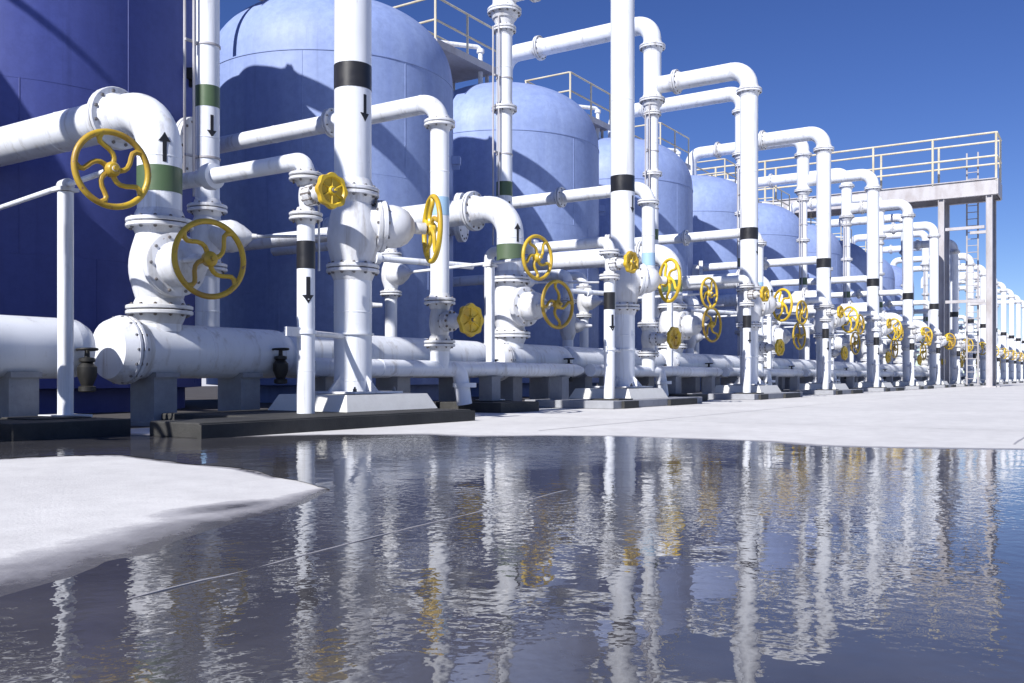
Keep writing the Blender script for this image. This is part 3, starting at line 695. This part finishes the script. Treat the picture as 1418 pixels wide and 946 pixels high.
for key, root in p.items():
    s0 = START.get(key, 1)
    last = LAST if key in FARKEYS else NEAR
    if key == 'tank': last = 10
    for i in range(s0 + 1, last + 1):
        copy_tree(root, None, PITCH * (i - s0), LBL[key](i))
for key in ('riser', 'over'): p[key].location.x -= .14
# the module just outside the left edge: it shades the first one and its header reaches into the picture
make_tank(X1 - PITCH, 'pale blue tank beyond the left edge, beside the dark blue tank', 'tank')
make_overhead(X1 - PITCH, 'thin overhead line from the tank beyond the left edge', True)
make_riser(X1 - PITCH, 'thick banded riser standing beyond the left edge of the view', 7.18)
copy_tree(p['header'], None, -PITCH, 'thick white header pipe entering low at the left edge'); copy_tree(p['blue'], None, -PITCH, 'slim light blue banded riser beyond the left edge')

# ------------------------------------------------------------------ access platform over the row
t = thing('access_platform', 'grey steel access platform with railings on tall legs above the far pipes', 'platform', (50.1, 4.7, 0)); off = tuple(t.location)
x0, x1, y0, y1, zd = 49.2, 51.1, 4.6, 30.0, 9.75
mb = MB(); mb.box(((x0 + x1) / 2, (y0 + y1) / 2, zd), (x1 - x0 - .2, y1 - y0, .06)); mb.build('deck', 'steel', t, off, smooth=False)
for x in (x0, x1):
    mb = MB(); mb.box((x, (y0 + y1) / 2, zd - .28), (.05, y1 - y0, .72)); mb.box((x, (y0 + y1) / 2, zd - .65), (.22, y1 - y0, .04)); mb.box((x, (y0 + y1) / 2, zd + .09), (.20, y1 - y0, .04)); mb.build('beam', 'steel', t, off, smooth=False)
mb = MB(); mb.box(((x0 + x1) / 2, y0 - .03, zd - .28), (x1 - x0, .05, .72)); mb.build('end_beam', 'steel', t, off, smooth=False)
for x in (x0, x1):
    mb = MB()
    for z in (10.9, 12.0): mb.tube([(x, y0, z), (x, y1, z)], .05, 8)
    mb.build('rail', 'railp', t, off)
    for j, y in enumerate([y0 + .03 + 2.75 * q for q in range(9)]):
        m2 = MB(); m2.tube([(x, y, zd), (x, y, 12.0)], .055, 8); m2.build('post', 'railp', t, off)
for z in (10.9, 12.0):
    mb = MB(); mb.tube([(x0, y0, z), (x1, y0, z)], .05, 8); mb.build('end_rail', 'railp', t, off)
for (x, y, wd) in ((49.25, 7.0, .24), (49.25, 4.92, .24), (51.0, 7.0, .22), (51.0, 4.92, .22), (49.25, 18, .24), (51.0, 18, .22)):
    m2 = MB(); zt = zd - .67
    m2.box((x, y - wd / 2, zt / 2), (wd * .9, .03, zt)); m2.box((x, y + wd / 2, zt / 2), (wd * .9, .03, zt)); m2.box((x, y, zt / 2), (.03, wd - .03, zt)); m2.box((x, y, .03), (.6, .6, .06)); m2.build('leg', 'steel', t, off, smooth=False)
mb = MB()
for z in (4.1, 7.6): mb.box((49.25, 5.97, z), (.12, 1.70, .14)); mb.box((51.0, 5.5, z), (.12, .9, .14))
mb.build('brace', 'steel', t, off, smooth=False)
mb = MB()
for sx in (5.62, 6.12): mb.tube([(51.25, sx, .1), (51.25, sx, 11.6)], .04, 8)
for j in range(34): mb.tube([(51.25, 5.62, .4 + j * .33), (51.25, 6.12, .4 + j * .33)], .02, 6)
mb.build('ladder', 'steel', t, off)
